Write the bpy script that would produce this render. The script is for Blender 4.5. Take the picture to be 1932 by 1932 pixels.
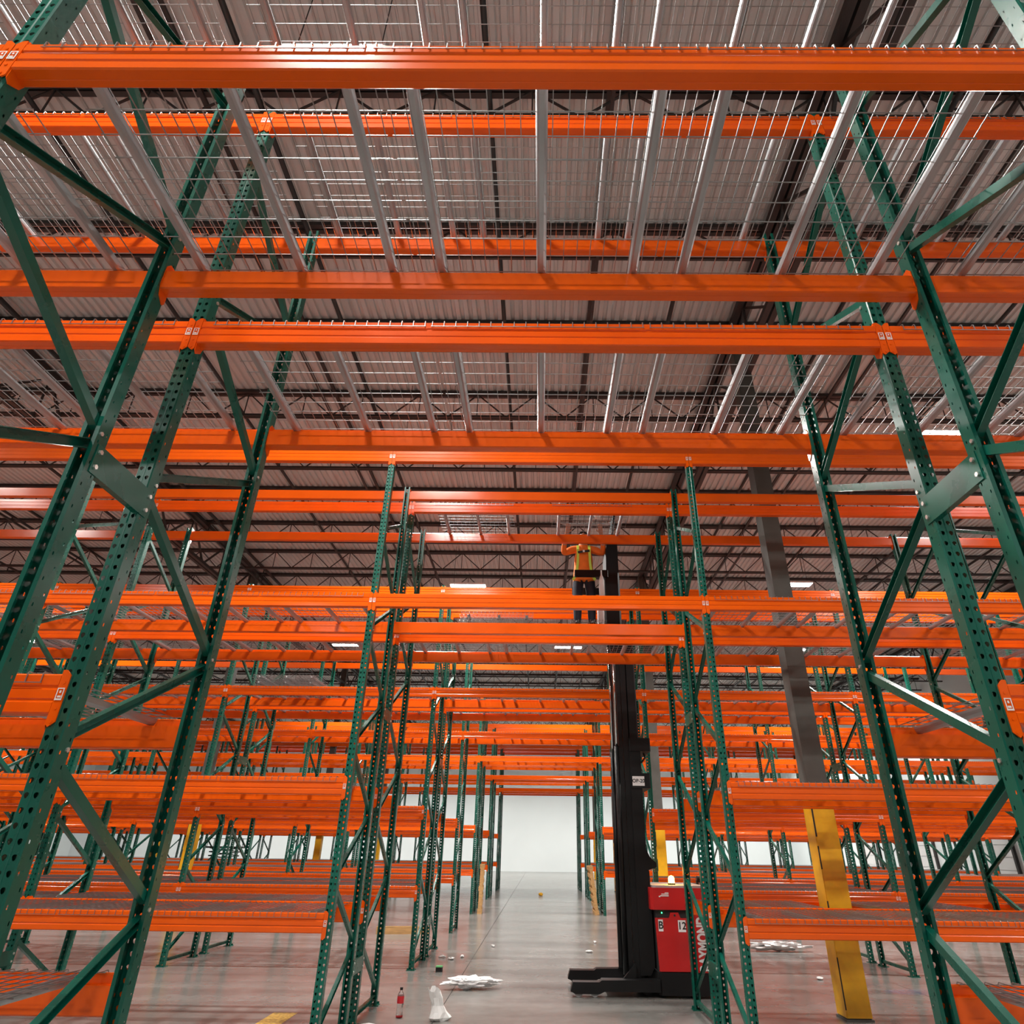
import bpy, bmesh, math, random
from mathutils import Vector, Matrix
random.seed(7)
for o in list(bpy.data.objects): bpy.data.objects.remove(o)
S = bpy.context.scene
COL = S.collection

# ------------------------------------------------------------------ camera
F, PITCH, YAW, ROLL = 1229.84, .5032, -.0082, .0125
CX, CH, PCX, PCY = 1.9039, 1.5951, 1015.47, 925.72
cp, sp, cy_, sy_ = math.cos(PITCH), math.sin(PITCH), math.cos(YAW), math.sin(YAW)
fwd = Vector((sy_*cp, cy_*cp, sp)); rgt0 = Vector((cy_, -sy_, 0)); up0 = rgt0.cross(fwd)
rgt = math.cos(ROLL)*rgt0 + math.sin(ROLL)*up0
upv = -math.sin(ROLL)*rgt0 + math.cos(ROLL)*up0
cam = bpy.data.cameras.new('camera'); camo = bpy.data.objects.new('camera', cam); COL.objects.link(camo)
m = Matrix.Identity(4)
for i in range(3):
    m[i][0] = rgt[i]; m[i][1] = upv[i]; m[i][2] = -fwd[i]
m[0][3], m[1][3], m[2][3] = CX, 0, CH
camo.matrix_world = m
cam.sensor_width = 36; cam.sensor_fit = 'HORIZONTAL'; cam.lens = F/1932*36
cam.shift_x = (966-PCX)/1932; cam.shift_y = (PCY-966)/1932
cam.clip_start = .05; cam.clip_end = 300
S.camera = camo
# ------------------------------------------------------------------ world, exposure
W = bpy.data.worlds.new('world'); S.world = W; W.use_nodes = True
W.node_tree.nodes['Background'].inputs[0].default_value = (.8, .85, .9, 1)
W.node_tree.nodes['Background'].inputs[1].default_value = .3
S.view_settings.view_transform = 'Standard'; S.view_settings.look = 'None'
S.view_settings.gamma = 1; S.view_settings.use_curve_mapping = False
S.view_settings.exposure = 0.0
SPREAD = math.radians(150)
LAMP_W = 430          # power of one high-bay lamp
LENS = 26.0           # glow of the lamp lens

def px(P):            # only used to leave out what the photo cannot see
    d = Vector(P)-Vector((CX, 0, CH)); c = d.dot(fwd)
    if c < .1: return None
    return PCX+F*d.dot(rgt)/c, PCY-F*d.dot(upv)/c

# ------------------------------------------------------------------ materials
def mat(name, col, rough=.5, metal=0., emit=0., noise=0., nscale=8., bump=0., spec=.5, stretch=(1, 1, 1), rnoise=0.):
    M = bpy.data.materials.new(name); M.use_nodes = True
    nt = M.node_tree; b = nt.nodes['Principled BSDF']
    b.inputs['Base Color'].default_value = (*col, 1); b.inputs['Roughness'].default_value = rough
    b.inputs['Metallic'].default_value = metal; b.inputs['Specular IOR Level'].default_value = spec
    if emit:
        b.inputs['Emission Color'].default_value = (*col, 1); b.inputs['Emission Strength'].default_value = emit
    if noise or bump or rnoise:
        tc = nt.nodes.new('ShaderNodeTexCoord'); mp = nt.nodes.new('ShaderNodeMapping')
        mp.inputs['Scale'].default_value = stretch
        n = nt.nodes.new('ShaderNodeTexNoise'); n.inputs['Scale'].default_value = nscale; n.inputs['Detail'].default_value = 5
        nt.links.new(tc.outputs['Object'], mp.inputs[0]); nt.links.new(mp.outputs[0], n.inputs['Vector'])
        if noise:
            r = nt.nodes.new('ShaderNodeValToRGB')
            r.color_ramp.elements[0].position = .3; r.color_ramp.elements[1].position = .7
            r.color_ramp.elements[0].color = (*[c*(1-noise) for c in col], 1)
            r.color_ramp.elements[1].color = (*[min(1, c*(1+noise)) for c in col], 1)
            nt.links.new(n.outputs['Fac'], r.inputs[0]); nt.links.new(r.outputs[0], b.inputs['Base Color'])
        if bump:
            bp = nt.nodes.new('ShaderNodeBump'); bp.inputs['Strength'].default_value = bump; bp.inputs['Distance'].default_value = .01
            nt.links.new(n.outputs['Fac'], bp.inputs['Height']); nt.links.new(bp.outputs[0], b.inputs['Normal'])
        if rnoise:
            mr = nt.nodes.new('ShaderNodeMapRange')
            mr.inputs['To Min'].default_value = max(.02, rough-rnoise); mr.inputs['To Max'].default_value = rough+rnoise
            nt.links.new(n.outputs['Fac'], mr.inputs[0]); nt.links.new(mr.outputs[0], b.inputs['Roughness'])
    return M
ORANGE = mat('orange_paint', (.84, .110, .004), .17, noise=.05, nscale=3, rnoise=.04, spec=.35)
GREEN = mat('green_paint', (.002, .100, .068), .28, noise=.10, nscale=4, rnoise=.06, spec=.4)
WIRE = mat('zinc_wire', (.33, .34, .34), .34, metal=.9)
CHAN = mat('zinc_channel', (.43, .44, .45), .46, metal=.8, noise=.12, nscale=20, stretch=(1, .2, 1))
ZINC = mat('zinc_bolt', (.75, .74, .70), .3, metal=.8)
LABEL = mat('label_white', (.82, .80, .76), .4)
DARKSTEEL = mat('joist_paint', (.030, .025, .024), .55)
DECKM = mat('roof_deck_paint', (.555, .57, .565), .40, noise=.05, nscale=.6, rnoise=.08)
WALLM = mat('wall_paint', (.80, .86, .87), .7, noise=.02, nscale=.4)
COLGREY = mat('column_primer', (.080, .080, .070), .6, noise=.18, nscale=3)
YELLOW = mat('guard_yellow', (.80, .42, .012), .4, noise=.12, nscale=5)
BLACKP = mat('truck_black', (.006, .006, .0065), .42, spec=.3)
BLACKM = mat('black_matt', (.015, .015, .016), .7)
RED = mat('truck_red', (.50, .012, .012), .33, noise=.06, nscale=3)
CHROME = mat('chrome_rod', (.7, .7, .7), .15, metal=1)
GREYP = mat('grey_paint', (.35, .36, .36), .45)
WHITEP = mat('white_paint', (.8, .8, .8), .45)
RUBBER = mat('rubber', (.02, .02, .02), .8)
WOOD = mat('pine_wood', (.55, .33, .13), .7, noise=.25, nscale=5, stretch=(1, 8, 8))
PLASTIC = mat('white_plastic_film', (.80, .80, .80), .35, bump=.3, nscale=18)
PAPER = mat('paper_bag', (.78, .78, .77), .7, bump=.3, nscale=14)
BEACON = mat('beacon_amber', (1.0, .42, .05), .3, emit=30)
GREENLED = mat('green_led', (.05, 1., .25), .3, emit=6)
LENSM = mat('lamp_lens', (1., .97, .92), .4, emit=LENS)
PIPE = mat('sprinkler_pipe_paint', (.022, .019, .018), .5)
BLUELENS = mat('blue_lens', (.1, .25, 1.), .3, emit=8)
TRANSP = mat('bottle_plastic', (.86, .80, .78), .12, spec=.5)
b_ = TRANSP.node_tree.nodes['Principled BSDF']; b_.inputs['Transmission Weight'].default_value = .85
REDLABEL = mat('bottle_label_red', (.62, .02, .03), .45)
SKIN = mat('skin', (.42, .22, .14), .5); SHIRT = mat('shirt_orange', (.86, .18, .012), .75, noise=.12, nscale=6)
NAVY = mat('trousers_navy', (.018, .022, .035), .8, noise=.2, nscale=8); BOOT = mat('boots_black', (.015, .014, .013), .6)
LIME = mat('reflective_lime', (.62, .80, .10), .45); HAIR = mat('hair_black', (.015, .012, .01), .6)
JOINT = mat('joint_filler', (.05, .05, .048), .8)
YLINE = mat('floor_line_paint', (.45, .27, .05), .6, noise=.5, nscale=30)

def concrete():
    M = bpy.data.materials.new('polished_concrete'); M.use_nodes = True
    nt = M.node_tree; b = nt.nodes['Principled BSDF']
    g = nt.nodes.new('ShaderNodeNewGeometry')
    def nz(sc, stretch, det=6):
        mp = nt.nodes.new('ShaderNodeMapping'); mp.inputs['Scale'].default_value = stretch
        n = nt.nodes.new('ShaderNodeTexNoise'); n.inputs['Scale'].default_value = sc; n.inputs['Detail'].default_value = det
        nt.links.new(g.outputs['Position'], mp.inputs[0]); nt.links.new(mp.outputs[0], n.inputs['Vector']); return n
    a = nz(.9, (1, 1, 1)); c = nz(7, (1, 1, 1)); d = nz(1.1, (.25, 1.6, 1))
    mx = nt.nodes.new('ShaderNodeMix'); mx.data_type = 'FLOAT'; mx.inputs[0].default_value = .45
    nt.links.new(a.outputs['Fac'], mx.inputs[2]); nt.links.new(d.outputs['Fac'], mx.inputs[3])
    mx2 = nt.nodes.new('ShaderNodeMix'); mx2.data_type = 'FLOAT'; mx2.inputs[0].default_value = .18
    nt.links.new(mx.outputs[0], mx2.inputs[2]); nt.links.new(c.outputs['Fac'], mx2.inputs[3])
    r = nt.nodes.new('ShaderNodeValToRGB')
    r.color_ramp.elements[0].position = .25; r.color_ramp.elements[0].color = (.115, .112, .104, 1)
    r.color_ramp.elements[1].position = .75; r.color_ramp.elements[1].color = (.285, .28, .265, 1)
    nt.links.new(mx2.outputs[0], r.inputs[0]); nt.links.new(r.outputs[0], b.inputs['Base Color'])
    mr = nt.nodes.new('ShaderNodeMapRange'); mr.inputs['To Min'].default_value = .13; mr.inputs['To Max'].default_value = .33
    nt.links.new(mx2.outputs[0], mr.inputs[0]); nt.links.new(mr.outputs[0], b.inputs['Roughness'])
    return M
CONC = concrete()

# ------------------------------------------------------------------ mesh helpers
class MB:
    def __init__(s): s.v = []; s.f = []
    def face(s, pts):
        n = len(s.v); s.v += [tuple(p) for p in pts]; s.f.append(tuple(range(n, n+len(pts)))); return s
    def box(s, x0, x1, y0, y1, z0, z1):
        n = len(s.v)
        s.v += [(x0,y0,z0),(x1,y0,z0),(x1,y1,z0),(x0,y1,z0),(x0,y0,z1),(x1,y0,z1),(x1,y1,z1),(x0,y1,z1)]
        s.f += [tuple(n+i for i in q) for q in ((0,3,2,1),(4,5,6,7),(0,1,5,4),(1,2,6,5),(2,3,7,6),(3,0,4,7))]; return s
    def extr(s, prof, a, b, axis='x', closed=True, caps=True):
        """prof: list of 2-D points; extruded from a to b along axis"""
        def P(p, t):
            return (t, p[0], p[1]) if axis == 'x' else ((p[0], t, p[1]) if axis == 'y' else (p[0], p[1], t))
        n = len(s.v); k = len(prof)
        s.v += [P(p, a) for p in prof]+[P(p, b) for p in prof]
        for i in range(k if closed else k-1):
            j = (i+1) % k; s.f.append((n+i, n+j, n+k+j, n+k+i))
        if closed and caps:
            s.f.append(tuple(n+i for i in reversed(range(k)))); s.f.append(tuple(n+k+i for i in range(k)))
        return s
    def tube(s, pts, r, sides=6, caps=True, closed=False):
        pts = [Vector(p) for p in pts]; n0 = len(s.v); N = len(pts); fr = None
        rr = r if isinstance(r, (list, tuple)) else [r]*N
        for i, p in enumerate(pts):
            if closed: t = pts[(i+1) % N]-pts[i-1]
            else: t = pts[min(i+1, N-1)]-pts[max(i-1, 0)]
            t.normalize()
            if fr is None:
                a = Vector((0, 0, 1)) if abs(t.z) < .9 else Vector((1, 0, 0)); fr = t.cross(a).normalized()
            else: fr = (fr-t*fr.dot(t)).normalized()
            bt = t.cross(fr)
            for q in range(sides):
                an = 2*math.pi*(q+.5)/sides; s.v.append(tuple(p+(fr*math.cos(an)+bt*math.sin(an))*rr[i]))
        for i in range(N if closed else N-1):
            i2 = (i+1) % N
            for q in range(sides):
                q2 = (q+1) % sides; s.f.append((n0+i*sides+q, n0+i*sides+q2, n0+i2*sides+q2, n0+i2*sides+q))
        if caps and not closed:
            s.f.append(tuple(n0+q for q in reversed(range(sides)))); s.f.append(tuple(n0+(N-1)*sides+q for q in range(sides)))
        return s
    def lathe(s, prof, c=(0, 0, 0), n=16):
        b = len(s.v); k = len(prof)
        for i in range(n):
            a = 2*math.pi*i/n
            for r, z in prof: s.v.append((c[0]+r*math.cos(a), c[1]+r*math.sin(a), c[2]+z))
        for i in range(n):
            j = (i+1) % n
            for q in range(k-1): s.f.append((b+i*k+q, b+j*k+q, b+j*k+q+1, b+i*k+q+1))
        return s
    def add(s, o, M=None):
        n = len(s.v)
        s.v += [tuple(M @ Vector(p)) for p in o.v] if M is not None else o.v
        s.f += [tuple(n+i for i in f) for f in o.f]; return s
    def mesh(s, name, mt, smooth=False, weld=False):
        me = bpy.data.meshes.new(name); me.from_pydata(s.v, [], s.f)
        if weld:
            bm = bmesh.new(); bm.from_mesh(me); bmesh.ops.remove_doubles(bm, verts=bm.verts, dist=1e-5)
            bmesh.ops.recalc_face_normals(bm, faces=bm.faces); bm.to_mesh(me); bm.free()
        me.update(); me.materials.append(mt)
        if smooth:
            for p in me.polygons: p.use_smooth = True
        return me
    def build(s, name, mt, parent=None, loc=None, smooth=False):
        return obj(name, s.mesh(name, mt, smooth), parent, loc)
def obj(name, me, parent=None, loc=None, rot=None):
    o = bpy.data.objects.new(name, me); COL.objects.link(o)
    if parent is not None: o.parent = parent
    if loc is not None: o.location = loc
    if rot is not None: o.rotation_euler = rot
    return o
def tag(o, label=None, cat=None, group=None, kind=None):
    if label: o['label'] = label
    if cat: o['category'] = cat
    if group: o['group'] = group
    if kind: o['kind'] = kind
    return o
def empty(name, loc=(0, 0, 0), rot=None):
    o = obj(name, None, None, loc, rot); o.empty_display_size = .1; return o
def text_mesh(body, size, mt, name='lettering', bold=0.0, extrude=.001):
    cu = bpy.data.curves.new(name, 'FONT'); cu.body = body; cu.size = size; cu.align_x = 'CENTER'; cu.align_y = 'CENTER'
    cu.offset = bold; cu.extrude = extrude
    t = bpy.data.objects.new(name, cu); COL.objects.link(t)
    dg = bpy.context.evaluated_depsgraph_get()
    me = bpy.data.meshes.new_from_object(t.evaluated_get(dg)); bpy.data.objects.remove(t)
    me.materials.clear(); me.materials.append(mt); return me

# ------------------------------------------------------------------ layout of the place
P = 3.734; D = 1.067; FL = .333; HB = .155
LV = [1.0705, 2.1985, 4.110, 6.009]                # beam tops
TOP = 6.065
Y1 = 2.680
ROWS = [Y1-FL-D, Y1, 7.0126, 7.0126+D+FL, 11.914, 11.914+D+FL, 16.835, 21.567, 21.567+D+FL, 27.562, 27.562+D+FL, 33.56, 33.56+D+FL]
FRONTROW = [1, 0, 1, 0, 1, 0, 1, 1, 0, 1, 0, 1, 0]  # bracing starts on the aisle side
ORD = ['first', 'second', 'third', 'fourth', 'fifth', 'sixth', 'seventh', 'eighth', 'ninth', 'tenth', 'eleventh', 'twelfth', 'thirteenth', 'fourteenth', 'fifteenth']
XW0, XW1, YW0, YW1, HR = -37., 22.7, -14., 61.5, 10.10
CLX = [-21.75, -8.2, 5.385, 18.9]; CLY = [-3.3, 9.08, 21.45, 33.85, 46.3]

# ------------------------------------------------------------------ floor, walls, roof
fb = MB().box(XW0, XW1, YW0, YW1, -.2, -.012).build('floor', JOINT); tag(fb, 'concrete floor base under the slabs', kind='structure')
xs = [XW0]+[.80+6.1*i for i in range(-6, 6) if XW0 < .80+6.1*i < XW1]+[XW1]
ys = [YW0, -8.6, 3.8, 16.2, 28.6, 41., 53.4, YW1]
for i in range(len(xs)-1):
    for j in range(len(ys)-1):
        g = .004
        MB().box(xs[i]+g, xs[i+1]-g, ys[j]+g, ys[j+1]-g, -.012, 0).build('floor_slab', CONC, fb)
for nm, b in (('wall_back', (XW0-.2, XW1+.2, YW1, YW1+.2, 0, HR+.3)), ('wall_left', (XW0-.2, XW0, YW0, YW1, 0, HR+.3)),
              ('wall_right', (XW1, XW1+.2, YW0, YW1, 0, HR+.3)), ('wall_front', (XW0-.2, XW1+.2, YW0-.2, YW0, 0, HR+.3))):
    tag(MB().box(*b).build(nm, WALLM), 'white painted warehouse '+nm.replace('_', ' '), kind='structure')
# corrugated roof deck: ribs run down the depth
rib = MB(); x = XW0; pr = []
while x < XW1:
    pr += [(x, HR+.038), (x+.045, HR+.038), (x+.062, HR), (x+.135, HR), (x+.152, HR+.038)]; x += .152
rib.extr(pr, YW0, YW1, 'y', closed=False)
tag(rib.build('ceiling', DECKM), 'pale corrugated steel roof deck', kind='structure')
MB().box(XW0, XW1, YW0, YW1, HR+.05, HR+.25).build('roof_insulation', JOINT, bpy.data.objects['ceiling'])

# dock doors in the right wall
for i, y in enumerate((34.0, 40.5, 47.0, 53.5)):
    d = empty('door_%d' % (i+1), (XW1, y, 0)); tag(d, 'white sectional dock door in the right wall', kind='structure')
    for k in range(6): MB().box(-.05, -.005, -1.25, 1.25, .02+k*.5, .50+k*.5).build('door_panel', WHITEP, d)
    MB().box(-.12, 0, -1.42, -1.28, 0, 3.2).box(-.12, 0, 1.28, 1.42, 0, 3.2).box(-.12, 0, -1.42, 1.42, 3.06, 3.2).build('door_track', DARKSTEEL, d)
def joist_meshes():
    a = MB().box(XW0, XW1, -.085, -.012, HR-.075, HR).box(XW0, XW1, .012, .085, HR-.075, HR)
    b = MB().box(XW0, XW1, -.055, -.012, HR-.66, HR-.61).box(XW0, XW1, .012, .055, HR-.66, HR-.61)
    w = MB(); x = XW0+.3; up = True
    while x < XW1-.7:
        z0, z1 = (HR-.62, HR-.05) if up else (HR-.05, HR-.62)
        w.tube([(x, 0, z0), (x+.61, 0, z1)], .017, 4)
        if up: w.tube([(x+.61, 0, HR-.05), (x+.61, 0, HR-.62)], .012, 4)
        x += .61; up = not up
    return a.mesh('top_chord', DARKSTEEL), b.mesh('bottom_chord', DARKSTEEL), w.mesh('web_lacing', DARKSTEEL)
JM = joist_meshes()
jy = [4.814+2.117*n for n in range(-8, 27)]
jn = 0
for y in jy:
    if y > YW1-.4: break
    t = empty('roof_joist', (0, y, 0)); vis = y > 3.5
    if vis: jn += 1
    ob = [obj(n, me, t) for n, me in zip(('top_chord', 'bottom_chord', 'web_lacing'), JM)]
    num = ORD[jn-1] if 0 < jn <= 15 else ''
    NUM2 = ['', 'sixteenth', 'seventeenth', 'eighteenth', 'nineteenth', 'twentieth', 'twenty-first', 'twenty-second', 'twenty-third', 'twenty-fourth', 'twenty-fifth', 'twenty-sixth', 'twenty-seventh', 'twenty-eighth']
    if vis: tag(t, 'dark open-web roof joist, %s across the ceiling counted from the top of the photo' % (num or NUM2[jn-15]), 'joist', 'roof joists')
    else: tag(t, 'dark open-web roof joist overhead behind the photographer', 'joist', 'joists behind the camera')
# girders along the column lines
gw = MB(); yy = YW0+.2; up = True
while yy < YW1-1.3:
    z0, z1 = (8.93, 9.93) if up else (9.93, 8.93)
    gw.tube([(0, yy, z0), (0, yy+1.06, z1)], .032, 4); 
    if up: gw.tube([(0, yy+1.06, 9.93), (0, yy+1.06, 8.93)], .022, 4)
    yy += 1.06; up = not up
GM = [MB().box(-.125, -.02, YW0, YW1, 9.92, 10.03).box(.02, .125, YW0, YW1, 9.92, 10.03).mesh('top_chord', DARKSTEEL),
      MB().box(-.11, -.02, YW0, YW1, 8.86, 8.95).box(.02, .11, YW0, YW1, 8.86, 8.95).mesh('bottom_chord', DARKSTEEL), gw.mesh('web_lacing', DARKSTEEL)]
GN = {0: 'over the far left columns', 1: 'left of the tunnel', 2: 'above the grey column right of the tunnel', 3: 'far to the right'}
for i, x in enumerate(CLX):
    t = empty('roof_girder', (x, 0, 0)); tag(t, 'dark steel roof girder running into the depth '+GN[i], 'girder', 'roof girders')
    for n, me in zip(('top_chord', 'bottom_chord', 'web_lacing'), GM): obj(n, me, t)
# sprinkler pipes and bridging lines under the deck
head = MB().lathe([(.0, -.18), (.045, -.17), (.05, -.155), (.02, -.14), (.014, -.05), (.014, 0.0)], n=10).mesh('sprinkler_head', PIPE)
pipe = MB().tube([(0, YW0+.3, 9.72), (0, YW1-.3, 9.72)], .036, 8).mesh('pipe', PIPE, True)
sx = [1.2+2.87*i for i in range(-10, 8)]
sx = [x for x in sx if XW0+.3 < x < XW1-.3]
SN = 0
for x in sx:
    t = empty('sprinkler_pipe', (x, 0, 0)); obj('pipe', pipe, t)
    for k in range(-1, 13): obj('sprinkler_head', head, t, (0, 8.86+3.84*k, 9.70))
    i = round((x-1.2)/2.87)
    nm = 'over the tunnel centre' if i == 0 else ('%s %s of the tunnel centre line' % (ORD[abs(i)-1], 'left' if i < 0 else 'right'))
    tag(t, 'black sprinkler pipe with hanging heads, '+nm, 'pipe', 'sprinkler pipes')
brd = MB().box(-.022, .022, YW0, YW1, 9.44, 9.485).mesh('bridging_angle', DARKSTEEL)
brd2 = MB().box(-.03, .03, YW0, YW1, 9.98, 10.03).mesh('bridging_angle', DARKSTEEL)
for i in range(-6, 4):
    x = 2.70+5.2*i
    t = empty('joist_bridging', (x, 0, 0)); obj('bridging_angle', brd, t); obj('bridging_angle', brd2, t)
    nm = 'nearest the tunnel centre' if i == 0 else ('%s to the %s' % (ORD[abs(i)-1], 'left' if i < 0 else 'right'))
    tag(t, 'thin dark bridging line crossing the joists, '+nm, 'bracing', 'joist bridging lines')

# building columns with yellow guards
def column(x, y, label):
    t = empty('building_column', (x, y, 0)); tag(t, label, 'column', 'building columns')
    h = .127
    MB().box(-h, h, -h, h, 0, HR-.15).build('shaft', COLGREY, t)
    MB().box(-.15, .15, -.15, .15, 0, .02).build('base_plate', COLGREY, t)
    g = MB()
    w = h+.006
    for a in ((-w, w, -w-.006, -w), (-w, w, w, w+.006), (-w-.006, -w, -w, w), (w, w+.006, -w, w)): g.box(*a, .03, 2.36)
    go = g.build('column_guard', YELLOW, t)
    s = MB()
    rnd = random.Random(int(x*10+y))
    zz = .1
    while zz < 2.2:
        l = rnd.uniform(.1, .5); s.box(-w-.008, -w-.001+rnd.uniform(.004, .012), -w-.0075, -w-.002, zz, zz+l); zz += l+rnd.uniform(.05, .35)
    s.build('guard_seam', BLACKM, go)
for ix, x in enumerate(CLX):
    for iy, y in enumerate(CLY):
        q = px((x, y, 2))
        if q is None or not (-250 < q[0] < 2180): continue
        lab = {(2, 1): 'grey steel column with tall yellow guard, nearest, right of the tunnel', (2, 2): 'grey column with yellow guard just right of the black mast'}.get((ix, iy))
        if lab is None:
            lab = 'distant grey column with yellow guard, %s column line from left, %s from camera' % (ORD[ix], ORD[iy])
        column(x, y, lab)

# ------------------------------------------------------------------ pallet rack parts
# slotted upright: C section with punched teardrops (front face) and small slots (flanks)
def post_mesh():
    b = MB(); w, d, c = .0381, .076, .005; pit = .0508; n = int(TOP/pit)
    tear = [(.0, .0105), (.0075, .0075), (.0095, .0015), (.0055, -.0075), (.0, -.0125), (-.0055, -.0075), (-.0095, .0015), (-.0075, .0075)]
    def cell(cx, hw, cz, hh, hole, tf):
        out = [(0, hh), (hw, hh), (hw, 0), (hw, -hh), (0, -hh), (-hw, -hh), (-hw, 0), (-hw, hh)]
        i0 = len(b.v)
        b.v.extend(tf(cx+p[0], cz+p[1]) for p in out); b.v.extend(tf(cx+p[0], cz+p[1]) for p in hole)
        for q in range(8):
            r = (q+1) % 8; b.f.append((i0+q, i0+r, i0+8+r, i0+8+q))
    slot = [(0, .008), (.0028, .006), (.0034, 0), (.0028, -.006), (0, -.008), (-.0028, -.006), (-.0034, 0), (-.0028, .006)]
    fw = w-c-.004
    for i in range(n):
        z = (i+.5)*pit; hh = pit/2
        for s in (-1, 1):
            cell(s*(.004+fw/2), fw/2, z, hh, tear, lambda a, zz: (a, 0, zz))
            # flank: two columns, alternately punched
            for k, yc in enumerate((c+.0178, c+.0533)):
                hw = .01775 if k else .0178
                if (i+k) % 2: cell(yc, hw, z, hh, slot, lambda a, zz, s=s: (s*w, a, zz))
                else:
                    b.face([(s*w, yc-hw, z-hh), (s*w, yc+hw, z-hh), (s*w, yc+hw, z+hh), (s*w, yc-hw, z+hh)])
    zt = n*pit
    for s in (-1, 1):
        b.face([(s*(w-c), 0, 0), (s*w, c, 0), (s*w, c, zt), (s*(w-c), 0, zt)])
        b.face([(s*.004, 0, 0), (0, .0025, 0), (0, .0025, zt), (s*.004, 0, zt)])
        b.face([(s*w, d, 0), (s*.020, d, 0), (s*.020, d, zt), (s*w, d, zt)])
        b.face([(s*.020, d, 0), (s*.020, d-.012, 0), (s*.020, d-.012, zt), (s*.020, d, zt)])
    return b.mesh('post', GREEN)
POST = post_mesh()
FOOT = MB().box(-.065, .065, -.03, .105, 0, .008).box(-.055, -.035, -.022, -.002, .008, .03).box(.035, .055, -.022, -.002, .008, .03).mesh('foot_plate', GREEN)
# braces: small C channels between the posts
def cprof(w, d, t=.003):
    return [(-w/2, -d/2), (w/2, -d/2), (w/2, d/2), (w/2-t, d/2), (w/2-t, -d/2+t), (-w/2+t, -d/2+t), (-w/2+t, d/2), (-w/2, d/2)]
YA, YB = .045, D-.045
def brace(mb, z0, z1, side):
    # in the plane x=0 from (YA,z0) to (YB,z1)
    p0, p1 = Vector((0, YA, z0)), Vector((0, YB, z1)); L = (p1-p0).length
    q = MB().extr(cprof(.042, .034), 0, L, 'x')
    t = (p1-p0).normalized(); nx = Vector((1, 0, 0)); nb = t.cross(nx)
    # profile axes: first -> in-plane width, second -> world x
    M = Matrix(((t.x, nb.x, nx.x*side, 0), (t.y, nb.y, nx.y*side, 0), (t.z, nb.z, nx.z*side, 0), (0, 0, 0, 1)))
    M.translation = p0
    return mb.add(q, M)
NODE = [.13+.596*i for i in range(10)]
BR = [brace(MB(), -.258, .258, 1).mesh('brace', GREEN), brace(MB(), .258, -.258, -1).mesh('brace', GREEN)]
HBR = brace(MB(), 0, 0, 1).mesh('brace', GREEN)
BOLT = MB().tube([(-.0445, 0, 0), (-.038, 0, 0)], .010, 6).tube([(.038, 0, 0), (.0445, 0, 0)], .010, 6).mesh('bolt', ZINC)
def lattice(front):
    m = MB()
    for i in range(9):
        zc = (NODE[i]+NODE[i+1])/2; up = (i % 2 == 0) if front else (i % 2 == 1)
        brace(m, zc-.258 if up else zc+.258, zc+.258 if up else zc-.258, 1)
    brace(m, .075, .075, 1); return m.mesh('bracing', GREEN)
LAT = {1: lattice(1), 0: lattice(0)}
def frame_label(r, k):
    if k in (0, 1): s = 'lining the %s side of the tunnel' % ('left' if k == 0 else 'right')
    elif k < 0: s = '%s one left of the tunnel' % ORD[-k]
    else: s = '%s one right of the tunnel' % ORD[k-1]
    return 'green slotted upright frame, %s rack row, %s' % (ORD[r], s)
def make_frame(r, k, near):
    t = empty('upright_frame', (k*P, ROWS[r], 0)); tag(t, frame_label(r, k), 'rack frame', 'green rack frames')
    a = obj('post', POST, t); b = obj('post', POST, t, (0, D, 0), (0, 0, math.pi))
    if near:
        obj('foot_plate', FOOT, a); obj('foot_plate', FOOT, b)
        front = FRONTROW[r]
        for i in range(9):
            zc = (NODE[i]+NODE[i+1])/2; up = (i % 2 == 0) if front else (i % 2 == 1)
            obj('brace', BR[0 if up else 1], t, (0, 0, zc))
        obj('brace', HBR, t, (0, 0, .075))
        for i in range(1, 10):
            fr = (i % 2 == 0) == bool(front)
            obj('bolt', BOLT, t, (0, YA+.012 if fr else YB-.012, NODE[i]))
    else: obj('bracing', LAT[FRONTROW[r]], t)
    return t

# step beam, 144 inch, with rounded edges and two rolled grooves; front face at y=-.008 looking -y
BL = P-.0762
bp = [(-.008, -HB+.006), (-.002, -HB), (.030, -HB), (.032, -HB+.0015), (.034, -HB), (.056, -HB), (.062, -HB+.006), (.062, -.041), (.024, -.041), (.024, -.005), (.019, 0), (-.002, 0), (-.008, -.006),
      (-.008, -.044), (-.0035, -.049), (-.0035, -.058), (-.008, -.063), (-.008, -.096), (-.0045, -.101), (-.0045, -.107), (-.008, -.112)]
def beam_body(): return MB().extr(bp, .002, BL-.002, 'x')
BEAM = beam_body().mesh('beam_body', ORANGE)
def connector(s):
    """s=+1: plate at the beam's left end (post lies to the left, x<0)"""
    b = MB(); z1, z0, c = .016, -.205, .02
    o = [(-.036, z1-c), (-.036+c, z1), (.0, z1), (.0, z0+.012), (-.012, z0), (-.036, z0+c)]
    b.extr([(s*p[0], p[1]) for p in o], -.0085, -.0035, 'y')
    q = [(-.0035, z1), (.045, z1), (.066, z1-.03), (.066, z0+.075), (.05, z0+.018), (.012, z0-.012), (-.0035, z0+.004)]
    b.extr(q, s*.0005, s*.0045, 'x')
    for z in (-.035, -.085, -.135, -.185): b.tube([(s*-.020, -.0108, z), (s*-.020, -.0085, z)], .006, 6)
    return b
CON = {1: connector(1).mesh('connector', ORANGE), -1: connector(-1).mesh('connector', ORANGE)}
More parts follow.
